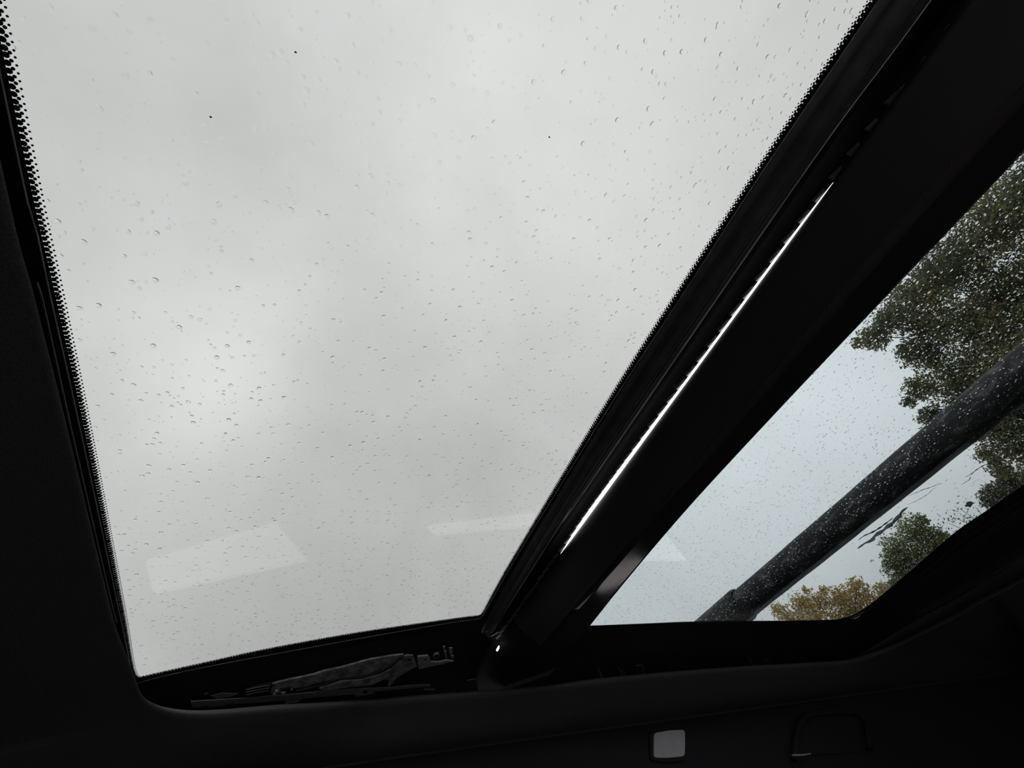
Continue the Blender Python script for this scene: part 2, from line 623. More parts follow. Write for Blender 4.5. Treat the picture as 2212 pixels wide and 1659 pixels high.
v, f = tube(smooth_path([flat(*q, 0.288) for q in [(1921, 238), (1936, 213), (1941, 196), (1962, 176), (1982, 156), (1992, 130), (2018, 105), (2036, 80), (2042, 62), (2062, 43), (2080, 26), (2100, 4), (2125, -24), (2150, -60)]], 90), 0.0007, 6)
mesh('wavy_edge', v, f, M['rubber'], bar, smooth=True)

# ------------------------------------------------------------------ second pane
g2px = [(1240, 1358), (1275, 1353), (1400, 1347.5), (1500, 1343.5), (1640, 1342), (1780, 1341.5), (1810, 1338), (1840, 1329.5), (1870, 1313), (1905, 1286), (1960, 1240), (2060, 1153.5), (2140, 1098), (2212, 1047)]
g2 = [on_plane(*q, G2N, G2D) for q in g2px]
front_end = g2[-1]
g2e = smooth_path(g2 + [(1.235, 0.0, G2D - 0.125 * 1.235), (1.235, -0.42, G2D - 0.125 * 1.235)], 300)
w2 = empty('window_2', (0.9, 0.2, 0.26), 'second sunroof pane under the black roof rack bar, showing trees through raindrops', 'sunroof', kind='structure')
nrm2 = np.array(G2N) / np.linalg.norm(G2N)
loop = list(offset(resample(g2e, 80), 0.03 * -1)) if False else None
out2 = np.array(g2e) - side_out(g2e) * 0.03 * 1.0
cxy = np.array([0.85, 0.2])
# outward is away from the middle of the pane
sgn = np.sign(((g2e[:, :2] - cxy) * side_out(g2e)[:, :2]).sum(1).mean())
out2 = np.array(g2e) + sgn * side_out(g2e) * 0.03
out2[:, 2] = (G2D - 0.125 * out2[:, 0])
poly2 = [p + nrm2 * 0.0008 for p in resample(out2, 90)] + [np.array([0.50, -0.45, G2D - 0.0625]) + nrm2 * 0.0008, np.array([0.50, 0.80, G2D - 0.0625]) + nrm2 * 0.0008]
v, f = slab(poly2, nrm2, 0.004)
mesh('pane', v, f, M['glass2'], w2)
inn2 = np.array(g2e)
v, f = loft([inn2 - nrm2 * 0.0002, out2 - nrm2 * 0.0002, out2 + nrm2 * 0.0003, inn2 + nrm2 * 0.0003], close=True)
mesh('printed_border', v, f, M['frit'], w2)
V, F = [], []
base = resample(g2e, 5000)
nn = side_out(base) * -sgn
n2d = int(length(base) / PITCH)
for off, rad, ph in [(0.0, 0.00125, 0.0), (0.0013, 0.0006, 0.5)]:
    for i in ((np.arange(n2d) + ph) / n2d * 4999).astype(int):
        c = base[i] + nn[i] * off
        b = len(V)
        for k in range(8):
            a = 2 * math.pi * k / 8
            x, y = c[0] + rad * math.cos(a), c[1] + rad * math.sin(a)
            V.append(np.array((x, y, G2D - 0.125 * x)))
        for k in range(8):
            V.append(V[b + k] + nrm2 * 0.0004)
        F.append(tuple(b + k for k in range(8))[::-1])
        F.append(tuple(b + 8 + k for k in range(8)))
        for k in range(8):
            F.append((b + k, b + (k + 1) % 8, b + 8 + (k + 1) % 8, b + 8 + k))
mesh('border_dots', V, F, M['frit'], w2, kind='stuff')

# ------------------------------------------------------------------ headliner with its long opening
lip_px1 = [(22, 459), (54, 575), (83, 690), (117.5, 824), (158, 989), (197, 1150), (234, 1302), (250, 1360), (273, 1420), (292, 1470), (301, 1496), (309, 1510), (319, 1521), (337, 1531), (357, 1538), (376, 1541.6), (421, 1545), (489, 1541.6),
           (602, 1531.4), (700, 1525.8)]
lip_px2 = [(813, 1516.7), (926, 1507.7), (1039, 1499.8), (1200, 1485), (1300, 1471.5), (1450, 1457), (1600, 1445), (1700, 1439), (1800, 1433), (1846.6, 1427.5), (1893, 1413.6), (1939.7, 1395.9), (1995.6, 1368),
           (2060.8, 1336.3), (2135.3, 1293.4), (2212, 1254.3)]
lip = [np.array((-0.110, -0.55, 0.27)), np.array((-0.110, -0.1, 0.27))] + [flat(*q, 0.27) for q in lip_px1] + [on_plane(*q, LN, LD) for q in lip_px2]
lip += [np.array((1.50, 0.1, LD - 0.12 * 1.50)), np.array((1.50, -0.55, LD - 0.12 * 1.50))]
lip = smooth_path(lip, 260)
NL = len(lip)
no = side_out(lip)
sg = np.sign(((lip[:, :2] - np.array([0.6, 0.2])) * no[:, :2]).sum(1).mean())
no = no * sg
ny = np.clip(no[:, 1], 0, 1) ** 2
FY = 0.985


def fold_z(x):
    z = 0.245 - 0.108 * (x - 0.05)
    return 0.257 - 0.012 * math.log1p(math.exp((0.257 - z) / 0.012))


rows = []
for (d, dz, dside) in [(0.010, 0.009, 0.0085), (0.005, 0.0075, 0.0072), (0.0015, 0.004, 0.0042), (0.0, 0.0015, 0.0015), (0.0006, 0.0008, 0.0), (0.0022, -0.0008, -0.0020), (0.006, -0.0012, -0.0045), (0.014, -0.0012, -0.0085), (0.028, -0.0012, -0.015)]:
    z = dz * (1 - ny) + dside * ny
    rows.append(lip + no * d + np.stack([0 * z, 0 * z, z], 1))
last = rows[-1]
# outermost ring: the car's left end, the fold above the side trim, the front header
ring = []
iy = np.argmax(lip[:, 0] > -0.085 * 1.0)
for i in range(NL):
    p = last[i]
    if no[i, 0] < -0.75:                                   # towards the rear of the opening
        ring.append(np.array((-1.7, p[1], 0.262)))
    elif no[i, 0] < -0.05 and p[0] < 0.0:                  # rounded rear corner
        t = (no[i, 0] + 0.75) / 0.70
        if t < 0.5:
            ring.append(np.array((-1.7, 0.70 + (FY - 0.70) * t * 2, 0.262 - 0.02 * t * 2)))
        else:
            ring.append(np.array((-1.7 + (t - 0.5) * 2 * (1.7 + p[0]), FY, 0.245)))
    elif no[i, 0] < 0.35:                                  # along the side
        ring.append(np.array((p[0], FY, fold_z(p[0]))))
    elif p[1] > 0.55:                                      # front corner
        t = min(1, (no[i, 0] - 0.35) / 0.5)
        ring.append(np.array((p[0] + (2.45 - p[0]) * t, FY, fold_z(p[0] + (2.45 - p[0]) * t))))
    else:
        ring.append(np.array((2.45, FY * max(0, (p[1]) / 0.55) if p[1] > 0 else p[1], -0.06)))
ring = np.array(ring)
for t in (0.25, 0.5, 0.75, 1.0):
    q = last + (ring - last) * t
    q[:, 2] -= 0.010 * math.sin(math.pi * t) * ny
    rows.append(q)
v, f = loft(rows)
ceil = mesh('ceiling', v, f, M['headliner'], None, smooth=True, label='charcoal fabric headliner around the sunroof opening', cat='headliner', kind='structure')
# rounded roll of fabric along the front edge of the opening
up_px = [(1854, 1415), (1911.8, 1381), (1986, 1336), (2079, 1284), (2172.5, 1224.5), (2212, 1200)]
lo_px = [(1858, 1421), (1922, 1400), (1995.6, 1366), (2090, 1318), (2176, 1269), (2212, 1250)]
U = smooth_path([on_plane(*q, LN, LD + t) for q, t in zip(up_px, (0.016, 0.026, 0.034, 0.038, 0.040, 0.040))] + [(1.555, 0.0, 0.154), (1.555, -0.5, 0.154)], 70)
Lw = smooth_path([on_plane(*q, LN, LD + 0.012) for q in lo_px] + [(1.49, 0.0, 0.130), (1.49, -0.5, 0.130)], 70)
rows = []
for t in np.linspace(0, 1, 9):
    h = 0.016 * math.sin(math.pi * t) ** 0.7
    grow = np.clip(np.linalg.norm(Lw - U, axis=1) / 0.07, 0.0, 1.0)[:, None]
    rows.append(U + (Lw - U) * t + grow * np.array([[-0.9, 0, 0.15]]) * h)
v, f = loft(rows)
mesh('edge_roll', v, f, M['headliner'], ceil, smooth=True, label='rounded roll along the opening edge')

# dark frame between the second pane and that roll, with fine seal lines
GA = [p for p in smooth_path([on_plane(*q, G2N, G2D - 0.003) for q in [(1800, 1350), (1850, 1335), (1905, 1297), (1960, 1250), (2060, 1163), (2140, 1107), (2212, 1056)]] + [(1.25, 0.0, 0.212), (1.25, -0.45, 0.212)], 60)]
UB = [p + np.array([0.02, 0, 0.004]) for p in smooth_path([on_plane(*q, LN, LD + t) for q, t in zip([(1800, 1425)] + up_px, (0.012, 0.016, 0.026, 0.034, 0.038, 0.040, 0.040))] + [(1.555, 0.0, 0.154), (1.555, -0.5, 0.154)], 60)]
GA, UB = np.array(GA), np.array(UB)
v, f = loft([GA, GA * 0.7 + UB * 0.3 + np.array([0, 0, 0.006]), GA * 0.35 + UB * 0.65 + np.array([0, 0, 0.008]), UB])
mesh('front_frame', v, f, M['tray'], w2, smooth=True)
for t in (0.12, 0.24, 0.30):
    pth = GA * (1 - t) + UB * t + np.array([0, 0, -0.0008 + 0.004 * t])
    v, f = tube(pth[12:], 0.0007, 6)
    mesh('seal_line', v, f, M['rubber'], w2, smooth=True)
v, f = slab([on_plane(*q, G2N, G2D - 0.006) for q in [(1838, 1336), (1866, 1322), (1867, 1325), (1842, 1338)]], nrm2, 0.001)
mesh('corner_glint', v, f, M['rubber'], w2)  # thin sliver added for the faint glint at the pane corner

# ------------------------------------------------------------------ side tray and sliding mechanism
xs = np.linspace(-0.17, 0.46, 16)
side = lip[(lip[:, 1] > 0.70) & (no[:, 1] > 0.5)]


def lip_y(x):
    return float(np.interp(max(x, -0.03), side[:, 0], side[:, 1])) + 0.035


rows = []
for t in np.linspace(0, 1, 8):
    row = []
    for x in xs:
        r0 = np.interp(x, [-0.11, 0.03, 0.30], [2.475, 2.385, 2.345])
        y0 = T1D * r0 / (1 + 0.30 * r0)
        y = y0 + (0.93 - y0) * t
        row.append((x, y, T1D - 0.30 * y))
    rows.append(row)
v, f = loft(rows)
tr = empty('trim_1', (0.2, 0.8, 0.26), 'black plastic side tray of the large pane holding the slide mechanism', 'tray', kind='structure')
mesh('tray_floor', v, f, M['tray'], tr)
xs = np.linspace(0.44, 1.66, 22)
rows = [[(x, 0.757 + (0.975 - 0.757) * t, T2D - 0.30 * (0.757 + (0.975 - 0.757) * t) - 0.12 * x) for x in xs] for t in np.linspace(0, 1, 8)]
v, f = loft(rows)
tr2 = empty('trim_2', (0.9, 0.8, 0.2), 'black plastic side tray below the second pane', 'tray', kind='structure')
mesh('tray_floor', v, f, M['tray'], tr2)


def tr1(px, py, lift):
    return on_plane(px, py, T1N, T1D - lift)


def tr2p(px, py, lift):
    return on_plane(px, py, T2N, T2D - lift)


def plate(name, pts, lift, th, mat, parent, holes=(), **kw):
    hs = []
    for (hx, hy, hr) in holes:
        hs.append([tr1(hx + hr * math.cos(a), hy + hr * 0.85 * math.sin(a), lift) for a in np.linspace(0, 2 * math.pi, 12, endpoint=False)])
    v, f = slab([tr1(*q, lift) for q in pts], np.array(T1N), th, hs)
    return mesh(name, v, f, mat, parent, **kw)


mech = empty('slide_mechanism', (0.25, 0.8, 0.26), 'greasy grey sunroof slide mechanism in the side tray, with two drilled plates', 'mechanism')
plate('guide_rail', [(588, 1478), (620, 1470), (680, 1457), (700, 1450), (735, 1443), (760, 1436), (800, 1425), (840, 1418), (872, 1414), (869, 1420), (846, 1434), (820, 1449), (780, 1461), (740, 1463), (700, 1473), (655, 1485),
                     (628, 1488), (618, 1492), (607, 1497), (590, 1500), (583, 1497)], 0.006, 0.003, M['alloy'], mech)
plate('slide_arm', [(690, 1488), (740, 1472), (780, 1469), (820, 1459), (845, 1446), (863, 1429), (872, 1419), (880, 1416.5), (892, 1417), (896, 1425), (901, 1440), (893, 1444), (880, 1450), (868, 1458), (856, 1466), (848, 1476),
                    (841, 1484), (838, 1482), (843, 1470), (830, 1468), (800, 1481), (750, 1485), (700, 1492)], 0.0075, 0.003, M['alloy'], mech, holes=[(884.5, 1427.5, 5.0)])
plate('drilled_plate', [(902, 1419), (912, 1418), (925, 1417), (929, 1424), (932, 1430.5), (948, 1431), (965, 1427), (980, 1429), (950, 1436), (925, 1441), (905, 1446), (903, 1436)], 0.008, 0.003, M['plate'], mech, holes=[(918.5, 1427, 4.2)])
path = smooth_path([tr1(*q, 0.0105) for q in [(640, 1493), (690, 1481), (730, 1467), (755, 1465), (780, 1464), (815, 1453), (845, 1438), (860, 1427), (873, 1417)]], 40)
v, f = tube(path, 0.0016, 8)
mesh('cable', v, f, M['tray'], mech, smooth=True, label='black drive cable')
# round cap and spring clips
c = tr1(943, 1418, 0.012)
ringp = [np.array(p) for p in disc(c, 0.0052, T1N, 20)]
v, f = slab(ringp, T1N, 0.004, [disc(c, 0.0036, T1N, 14)])
cap = mesh('round_cap', v, f, M['strip'], mech)
v, f = slab(disc(c, 0.0034, T1N, 14), T1N, 0.003)
mesh('cap_centre', v, f, M['tray'], cap)
for pts in [[(957, 1398), (961, 1396), (963, 1404), (959, 1406)], [(960, 1408), (964, 1407), (966, 1420), (963.5, 1424)], [(970.5, 1400), (977.5, 1400), (977, 1412), (971.5, 1414)], [(974, 1417), (980, 1416), (981, 1421), (976, 1422)]]:
    plate('spring_clip', pts, 0.012, 0.0015, M['plate'], mech)
plate('stop_block', [(530, 1493), (548, 1486), (570, 1480), (586, 1477.5), (589, 1482), (584, 1496), (566, 1501), (545, 1506), (528, 1503)], 0.008, 0.003, M['tray'], mech)
for a, b in [((532, 1490), (584, 1480)), ((531, 1496), (582, 1486)), ((532, 1501), (580, 1492))]:
    v, f = tube(smooth_path([tr1(*a, 0.0105), tr1((a[0] + b[0]) / 2, (a[1] + b[1]) / 2 - 0.6, 0.0105), tr1(*b, 0.0105)], 10), 0.0005, 6)
    mesh('block_rib', v, f, M['strip'], mech, smooth=True)
for (x, y, r) in [(612, 1499.5, 0.0028), (597, 1496, 0.002), (593, 1502, 0.002), (630, 1491, 0.0012)]:
    v, f = slab(disc(tr1(x, y, 0.0115), r, T1N, 12), T1N, 0.003)
    mesh('rivet', v, f, M['plate'], mech)
plate('lever', [(605, 1490), (622, 1486.5), (632, 1487), (626, 1491), (624, 1498), (617, 1493.5), (608, 1494)], 0.0095, 0.002, M['tray'], mech)
for pts in [[(440, 1500), (447, 1496), (450, 1499), (445, 1502)], [(455, 1504), (480, 1497), (515, 1499), (500, 1505), (470, 1510)]]:
    plate('grease_patch', pts, 0.004, 0.0008, M['strip'], mech)
# grey plates at the end of the crossbar
for pts in [[(1060, 1376), (1069, 1371), (1077, 1366), (1079, 1374), (1072, 1378)], [(1063, 1380), (1078, 1378), (1080, 1381), (1067, 1382)], [(1083, 1385), (1087, 1378), (1088, 1380), (1085, 1387)]]:
    plate('end_bracket', pts, 0.010, 0.0015, M['plate'], bar)

gs = empty('guide_strip', (0.15, 0.83, 0.25), 'long grey plastic guide strip with tabs just above the headliner edge', 'strip')
top = [(412, 1516), (450, 1513.5), (545, 1508), (590, 1503.5), (640, 1499.5), (700, 1493.5), (760, 1489), (800, 1487), (842, 1485.5), (885, 1481), (930, 1479.5)]
bot = [(930, 1483), (885, 1486.5), (840, 1491), (807, 1494.5), (807, 1499), (768, 1505), (766, 1500), (700, 1505), (650, 1510), (650, 1513.5), (616, 1516), (614, 1513), (545, 1519), (487, 1522), (486, 1525), (452, 1528), (449, 1525), (415, 1529)]
plate('strip_body', top + bot, 0.0075, 0.0015, M['strip'], gs, holes=[(788, 1496, 5.5)])
plate('strip_groove', [(415, 1530), (450, 1526), (640, 1511), (842, 1492), (1000, 1480), (1060, 1475), (1062, 1490), (842, 1505), (640, 1520), (450, 1536)], 0.004, 0.001, M['tray'], gs)
for pts in [[(916, 1488.5), (940, 1489), (938, 1491.5), (918, 1491)], [(616, 1519), (646, 1515), (646, 1516.5), (618, 1521)]]:
    plate('strip_tab', pts, 0.0085, 0.001, M['strip'], gs)
for pts in [[(1010, 1470), (1022, 1467), (1030, 1468)], [(1062, 1433), (1060, 1439), (1063, 1448), (1061, 1460)], [(1058, 1466), (1068, 1464.5), (1080, 1465.5)]]:
    v, f = tube(smooth_path([tr1(*q, 0.012) for q in pts], 12), 0.0006, 6)
    mesh('wire_clip', v, f, M['strip'], tr, smooth=True)
for pts in [[(1292, 1444), (1296, 1452), (1301, 1466)], [(1335, 1443), (1342, 1450), (1346, 1465)], [(1347, 1448), (1350, 1456), (1352, 1464)], [(1374, 1438), (1387, 1437), (1392, 1458)],
            [(1618, 1421), (1622, 1428), (1628, 1438)], [(1652, 1420), (1657, 1428), (1664, 1436)]]:
    v, f = tube(smooth_path([tr2p(*q, 0.010) for q in pts], 12), 0.0008, 6)
    mesh('wire_clip', v, f, M['strip'], tr2, smooth=True)

# ------------------------------------------------------------------ side wall of the cabin with its windows
YW = 1.0
quads = [[(-0.19, -0.065), (0.045, -0.145), (0.135, -0.010), (-0.15, 0.040)],
         [(0.37, -0.115), (0.755, -0.145), (0.715, -0.060), (0.40, -0.050)],
         [(0.80, -0.16), (1.10, -0.21), (1.172, -0.062), (0.82, -0.006)]]


def round_quad(q, r=0.012):
    P = np.array(q, float)
    out = []
    for i in range(4):
        a, b, c = P[i - 1], P[i], P[(i + 1) % 4]
        u = (a - b) / np.linalg.norm(a - b)
        w = (c - b) / np.linalg.norm(c - b)
        for t in np.linspace(0, 1, 5):
            out.append((1 - t) ** 2 * (b + u * r) + 2 * t * (1 - t) * b + t * t * (b + w * r))
    return out


holes = [[(x, YW, z) for x, z in round_quad(q)] for q in quads]
xsw = np.linspace(-1.7, 2.45, 167)
outer_w = [(x, YW, fold_z(x) + 0.004) for x in xsw] + [(2.45, YW, -1.0), (-1.7, YW, -1.0)]
v, f = slab(outer_w, (0, 1, 0), 0.05, holes)
wr = mesh('wall_right', v, f, M['trim'], None, label='dark side trim of the cabin below the headliner fold', cat='side trim', kind='structure')
# the fold: headliner ends in a small step in front of the trim
rows = [[(x, FY, fold_z(x)) for x in xsw], [(x, FY + 0.002, fold_z(x) - 0.003) for x in xsw], [(x, YW, fold_z(x) + 0.001) for x in xsw]]
v, f = loft(rows)
mesh('headliner_hem', v, f, M['headliner'], ceil, smooth=True)
rows = [[(x, YW - 0.0005, fold_z(x) - 0.125 + 0.02 * (x - 0.6)) for x in xsw], [(x, YW - 0.004, fold_z(x) - 0.128 + 0.02 * (x - 0.6)) for x in xsw], [(x, YW - 0.0005, fold_z(x) - 0.131 + 0.02 * (x - 0.6)) for x in xsw]]
for k, q in enumerate(quads):
    wn_ = empty('window_%d' % (k + 3), (sum(p[0] for p in q) / 4, YW, min(p[1] for p in q)),
                ['small rear quarter window, seen mirrored in the large sunroof pane', 'rear door window, mirrored as a pale band beside the crossbar',
                 'front door window, mirrored in the second sunroof pane'][k], 'window', kind='structure')
    loop = [np.array((x, YW + 0.02, z)) for x, z in round_quad(q)]
    v, f = slab(loop, (0, 1, 0), 0.004)
    mesh('pane', v, f, M['side_glass'], wn_)
    inner = [np.array((x, YW - 0.003, z)) for x, z in round_quad(q)]
    ce = np.mean(inner, axis=0)
    big = [p + (p - ce) / np.linalg.norm(p - ce) * 0.010 for p in inner]
    v, f = slab(big, (0, 1, 0), 0.006, [inner])
    mesh('window_seal', v, f, M['rubber'], wn_)

# rest of the shell, out of the frame
v, f = slab([(-1.7, -0.80, 0.27), (2.45, -0.80, 0.0), (2.45, -0.80, -1.0), (-1.7, -0.80, -1.0)], (0, -1, 0), 0.05,
            [[(-1.4, -0.80, 0.10), (2.2, -0.80, -0.06), (2.2, -0.80, -0.5), (-1.4, -0.80, -0.5)]])
mesh('wall_left', v, f, M['trim'], None, label='opposite cabin side with its window, behind the viewer', cat='side trim', kind='structure')
w7 = mesh('window_7', *slab([(-1.42, -0.82, 0.11), (2.22, -0.82, -0.05), (2.22, -0.82, -0.52), (-1.42, -0.82, -0.52)], (0, -1, 0), 0.004), M['side_glass'], None,
          label='unseen window in the opposite cabin side, enlarged to let in more light', cat='window', kind='structure')  # out of view, made large to brighten the cabin
v, f = slab([(-1.7, -0.85, -1.0), (2.45, -0.85, -1.0), (2.45, 1.05, -1.0), (-1.7, 1.05, -1.0)], (0, 0, -1), 0.05)
mesh('floor', v, f, M['carpet'], None, label='dark cabin floor', cat='floor', kind='structure')
v, f = slab([(-1.7, -0.85, -1.0), (-1.7, 1.05, -1.0), (-1.7, 1.05, 0.30), (-1.7, -0.85, 0.30)], (-1, 0, 0), 0.04)
mesh('wall_back', v, f, M['trim'], None, label='dark rear end of the cabin', cat='wall', kind='structure')
v, f = slab([(2.45, -0.85, -1.0), (2.45, 1.05, -1.0), (2.45, 1.05, 0.05), (2.45, -0.85, 0.05)], (1, 0, 0), 0.04)
mesh('wall_front', v, f, M['trim'], None, label='dark front end of the cabin', cat='wall', kind='structure')
v, f = slab([(-1.7, -0.55, 0.262), (-1.7, -0.85, 0.25), (2.45, -0.85, 0.0), (2.45, -0.55, -0.06), (1.5, -0.55, 0.12), (0.5, -0.55, 0.24), (-0.11, -0.55, 0.27)], (0, 0, 1), 0.01)
mesh('headliner_far_side', v, f, M['headliner'], ceil)


# painted roof skin outside, around both panes
def roofz(x):
    return 0.318 if x < 0.5 else 0.318 - 0.125 * (x - 0.5)


rx = np.linspace(-1.74, 2.5, 40)
V, F = [], []
for (ya, yb, x0, x1) in [(0.86, 1.06, -1.74, 0.52), (0.96, 1.06, 0.52, 2.5), (-0.9, -0.46, -1.74, 2.5), (-0.46, 0.86, -1.74, -0.175), (-0.46, 0.96, 1.60, 2.5)]:
    xs_ = np.linspace(x0, x1, 16)
    b = len(V)
    for x in xs_:
        for (y, dz) in ((ya, 0.0), (yb, 0.0 if yb < 1.0 else -0.05), (yb, -0.04 if yb < 1.0 else -0.06), (ya, -0.012)):
            V.append((x, y, roofz(x) + dz))
    for i in range(len(xs_) - 1):
        for k in range(4):
            F.append((b + i * 4 + k, b + i * 4 + (k + 1) % 4, b + i * 4 + 4 + (k + 1) % 4, b + i * 4 + 4 + k))
mesh('roof', V, F, M['paint'], None, label='dark painted roof skin outside around the panes', cat='roof', kind='structure')

# ------------------------------------------------------------------ reading lamp and grab handle on the side trim


def onw(px, py, y):
    return on_plane(px, py, (0, 1, 0), y)


lp = [(1413, 1590), (1414.5, 1584.5), (1419, 1582.5), (1445, 1578), (1472, 1576.5), (1477.5, 1578), (1479.5, 1583), (1480, 1610), (1479, 1628), (1477, 1632.5), (1471, 1634), (1445, 1636.5), (1420, 1636.5), (1414.5, 1635), (1413, 1630)]
lens = [onw(*q, YW - 0.009) for q in lp]
cl = np.mean(lens, axis=0)
lamp = empty('reading_lamp', cl, 'square pale reading lamp, switched off, on the side trim under the headliner', 'lamp')
v, f = slab(lens, (0, 1, 0), 0.006)
mesh('lens', v, f, M['lens'], lamp, label='frosted pale lens')
big = [p + (p - cl) / np.linalg.norm(p - cl) * 0.008 + np.array([0, 0.003, 0]) for p in lens]
inn = [p + (p - cl) / np.linalg.norm(p - cl) * 0.0006 + np.array([0, 0.003, 0]) for p in lens]
v, f = slab(big, (0, 1, 0), 0.0085, [inn])
mesh('bezel', v, f, M['trim'], lamp)

hp = [(1716, 1640), (1719, 1605), (1724, 1575), (1730, 1560), (1742, 1548), (1762, 1541), (1800, 1537.5), (1835, 1537), (1852, 1541), (1864, 1551), (1872, 1568), (1877, 1590), (1880, 1618)]
hb = [onw(*q, YW - 0.012) for q in hp]
base_h = np.mean(hb, axis=0)
hd = empty('grab_handle', base_h, 'black grab handle folded up against the side trim beside the lamp', 'handle')
pth = smooth_path(hb, 60)
v, f = tube(pth, 0.0065, 10)
mesh('grip', v, f, M['trim'], hd, smooth=True)
cover = [onw(*q, YW - 0.004) for q in [(1722, 1632), (1727, 1575), (1745, 1552), (1800, 1542), (1850, 1545), (1868, 1570), (1874, 1610), (1872, 1622), (1800, 1628)]]
v, f = slab(cover, (0, 1, 0), 0.003)
mesh('recess_plate', v, f, M['trim'], hd)
v, f = slab([onw(*q, YW - 0.021) for q in [(1711, 1629), (1714, 1633), (1735, 1632.5), (1752, 1629), (1752, 1626.5), (1730, 1629)]], (0, 1, 0), 0.004)
mesh('highlight_sliver', v, f, M['bead'], hd, label='pale sliver painted as a highlight')  # added pale piece, a highlight on the handle put in as colour
v, f = slab([onw(*q, YW - 0.021) for q in [(1869, 1572), (1872, 1571), (1877, 1590), (1881, 1614), (1877, 1615), (1873, 1592)]], (0, 1, 0), 0.004)
mesh('highlight_sliver', v, f, M['trim'], hd)  # added sliver, shaped like the highlight on the handle's right side

# ------------------------------------------------------------------ roof rack bar above the second pane
rk = empty('roof_rack_bar', (1.057, 0.2, 0.27), 'thick wet black roof rack bar crossing above the second pane', 'roof rack')
RX, RZ, RR = 1.057, 0.3027, 0.0325


def round_bar(y0, y1, r, n, lumps=0.0):
    V, F = [], []
    seg = 28
    yy = np.linspace(y0, y1, n)
    for i, y in enumerate(yy):
        e = 1.0
        for k in range(seg):
            a = 2 * math.pi * k / seg
            rr = r * e * (1 + lumps * math.sin(3 * a + y * 19) * math.sin(y * 47 + a))
            V.append((RX + 0.004 * math.sin(y * 2.0) + rr * math.cos(a), y, RZ + rr * math.sin(a)))
    for i in range(n - 1):
        for k in range(seg):
            F.append((i * seg + k, i * seg + (k + 1) % seg, (i + 1) * seg + (k + 1) % seg, (i + 1) * seg + k))
    F.append(tuple(range(seg)))
    F.append(tuple((n - 1) * seg + k for k in range(seg))[::-1])
    return V, F


v, f = round_bar(-0.75, 0.83, RR, 60, 0.012)
mesh('bar', v, f, M['rack'], rk, smooth=True)
V, F = [], []
seg = 28
prof_c = [(0.815, 0.0335), (0.818, 0.0368), (0.825, 0.0382), (0.85, 0.0380), (0.90, 0.0380), (1.02, 0.0380), (1.03, 0.030)]
for (y, r) in prof_c:
    for k in range(seg):
        a = 2 * math.pi * k / seg
        V.append((RX + r * math.cos(a), y, RZ + r * math.sin(a)))
for i in range(len(prof_c) - 1):
    for k in range(seg):
        F.append((i * seg + k, i * seg + (k + 1) % seg, (i + 1) * seg + (k + 1) % seg, (i + 1) * seg + k))
F.append(tuple(range(seg)))
F.append(tuple((len(prof_c) - 1) * seg + k for k in range(seg))[::-1])
mesh('end_collar', V, F, M['rack'], rk, smooth=True, label='thicker end collar')
for yy in (0.97, -0.72):
    v, f = slab([(RX - 0.05, yy - 0.04, RZ - 0.01), (RX + 0.05, yy - 0.04, RZ - 0.01), (RX + 0.065, yy - 0.04, 0.240), (RX - 0.065, yy - 0.04, 0.258)], (0, 1, 0), 0.08)
    mesh('foot', v, f, M['rubber'], rk)

# ------------------------------------------------------------------ ground and trees
v, f = slab([(70 * math.cos(a), 70 * math.sin(a), -EYE) for a in np.linspace(0, 2 * math.pi, 48, endpoint=False)], (0, 0, -1), 0.2)
mesh('ground', v, f, M['ground'], None, label='pale wet concrete around the car', cat='ground', kind='structure')


def leaf_cloud(centers, radii, counts, size, flat_=0.0):
    """many small pointed leaves scattered through round lumps; returns vertex and face arrays"""
    P = []
    for c, r, n in zip(centers, radii, counts):
        d = rng.normal(size=(n, 3))
        d /= np.linalg.norm(d, axis=1)[:, None]
        rad = r * rng.random(n) ** 0.45
        lump = 1 + 0.22 * np.sin(d[:, 0] * 7 + c[0] * 3) * np.sin(d[:, 1] * 6 + c[1]) + 0.18 * np.sin(d[:, 2] * 9 + c[2] * 5)
        P.append(np.array(c) + d * (rad * lump)[:, None])
    P = np.vstack(P)
    n = len(P)
    a = rng.normal(size=(n, 3))
    a /= np.linalg.norm(a, axis=1)[:, None]
    b = np.cross(a, rng.normal(size=(n, 3)))
    b /= np.linalg.norm(b, axis=1)[:, None]
    s = size * (0.6 + 0.8 * rng.random(n))[:, None]
    V = np.stack([P - a * s, P + b * s * 0.42, P + a * s, P - b * s * 0.42], 1).reshape(-1, 3)
    F = np.arange(4 * n).reshape(-1, 4)
    return V, F


def fast_mesh(name, V, F, mat, parent, kind=None, smooth=False, **tags):
    V = np.array(V, float) + np.array([0, 0, EYE])
    me = bpy.data.meshes.new(name)
    nf, k = F.shape
    me.vertices.add(len(V))
    me.vertices.foreach_set('co', V.ravel())
    me.loops.add(nf * k)
    me.loops.foreach_set('vertex_index', F.ravel().astype(np.int32))
    me.polygons.add(nf)
    me.polygons.foreach_set('loop_start', (np.arange(nf) * k).astype(np.int32))
    if smooth:
        me.polygons.foreach_set('use_smooth', np.ones(nf, bool))
    me.update(calc_edges=True)
    me.materials.append(mat)
    o = bpy.data.objects.new(name, me)
    C.objects.link(o)
    attach(o, parent)
    tag(o, kind=kind, **tags)
    return o


def lobes(px_list, D):
    cs, rs = [], []
    for (x, y, r, dd) in px_list:
        d0 = ray(x, y)
        ang = 0.5 * (np.arccos(np.clip(d0 @ ray(x + r * 0.707, y - r * 0.707), -1, 1)) + np.arccos(np.clip(d0 @ ray(x + r * 0.707, y + r * 0.707), -1, 1)))
        hd_ = math.hypot(d0[0], d0[1])
        cs.append(d0 / hd_ * (D + dd))
        rs.append((D + dd) / hd_ * ang)
    return cs, rs


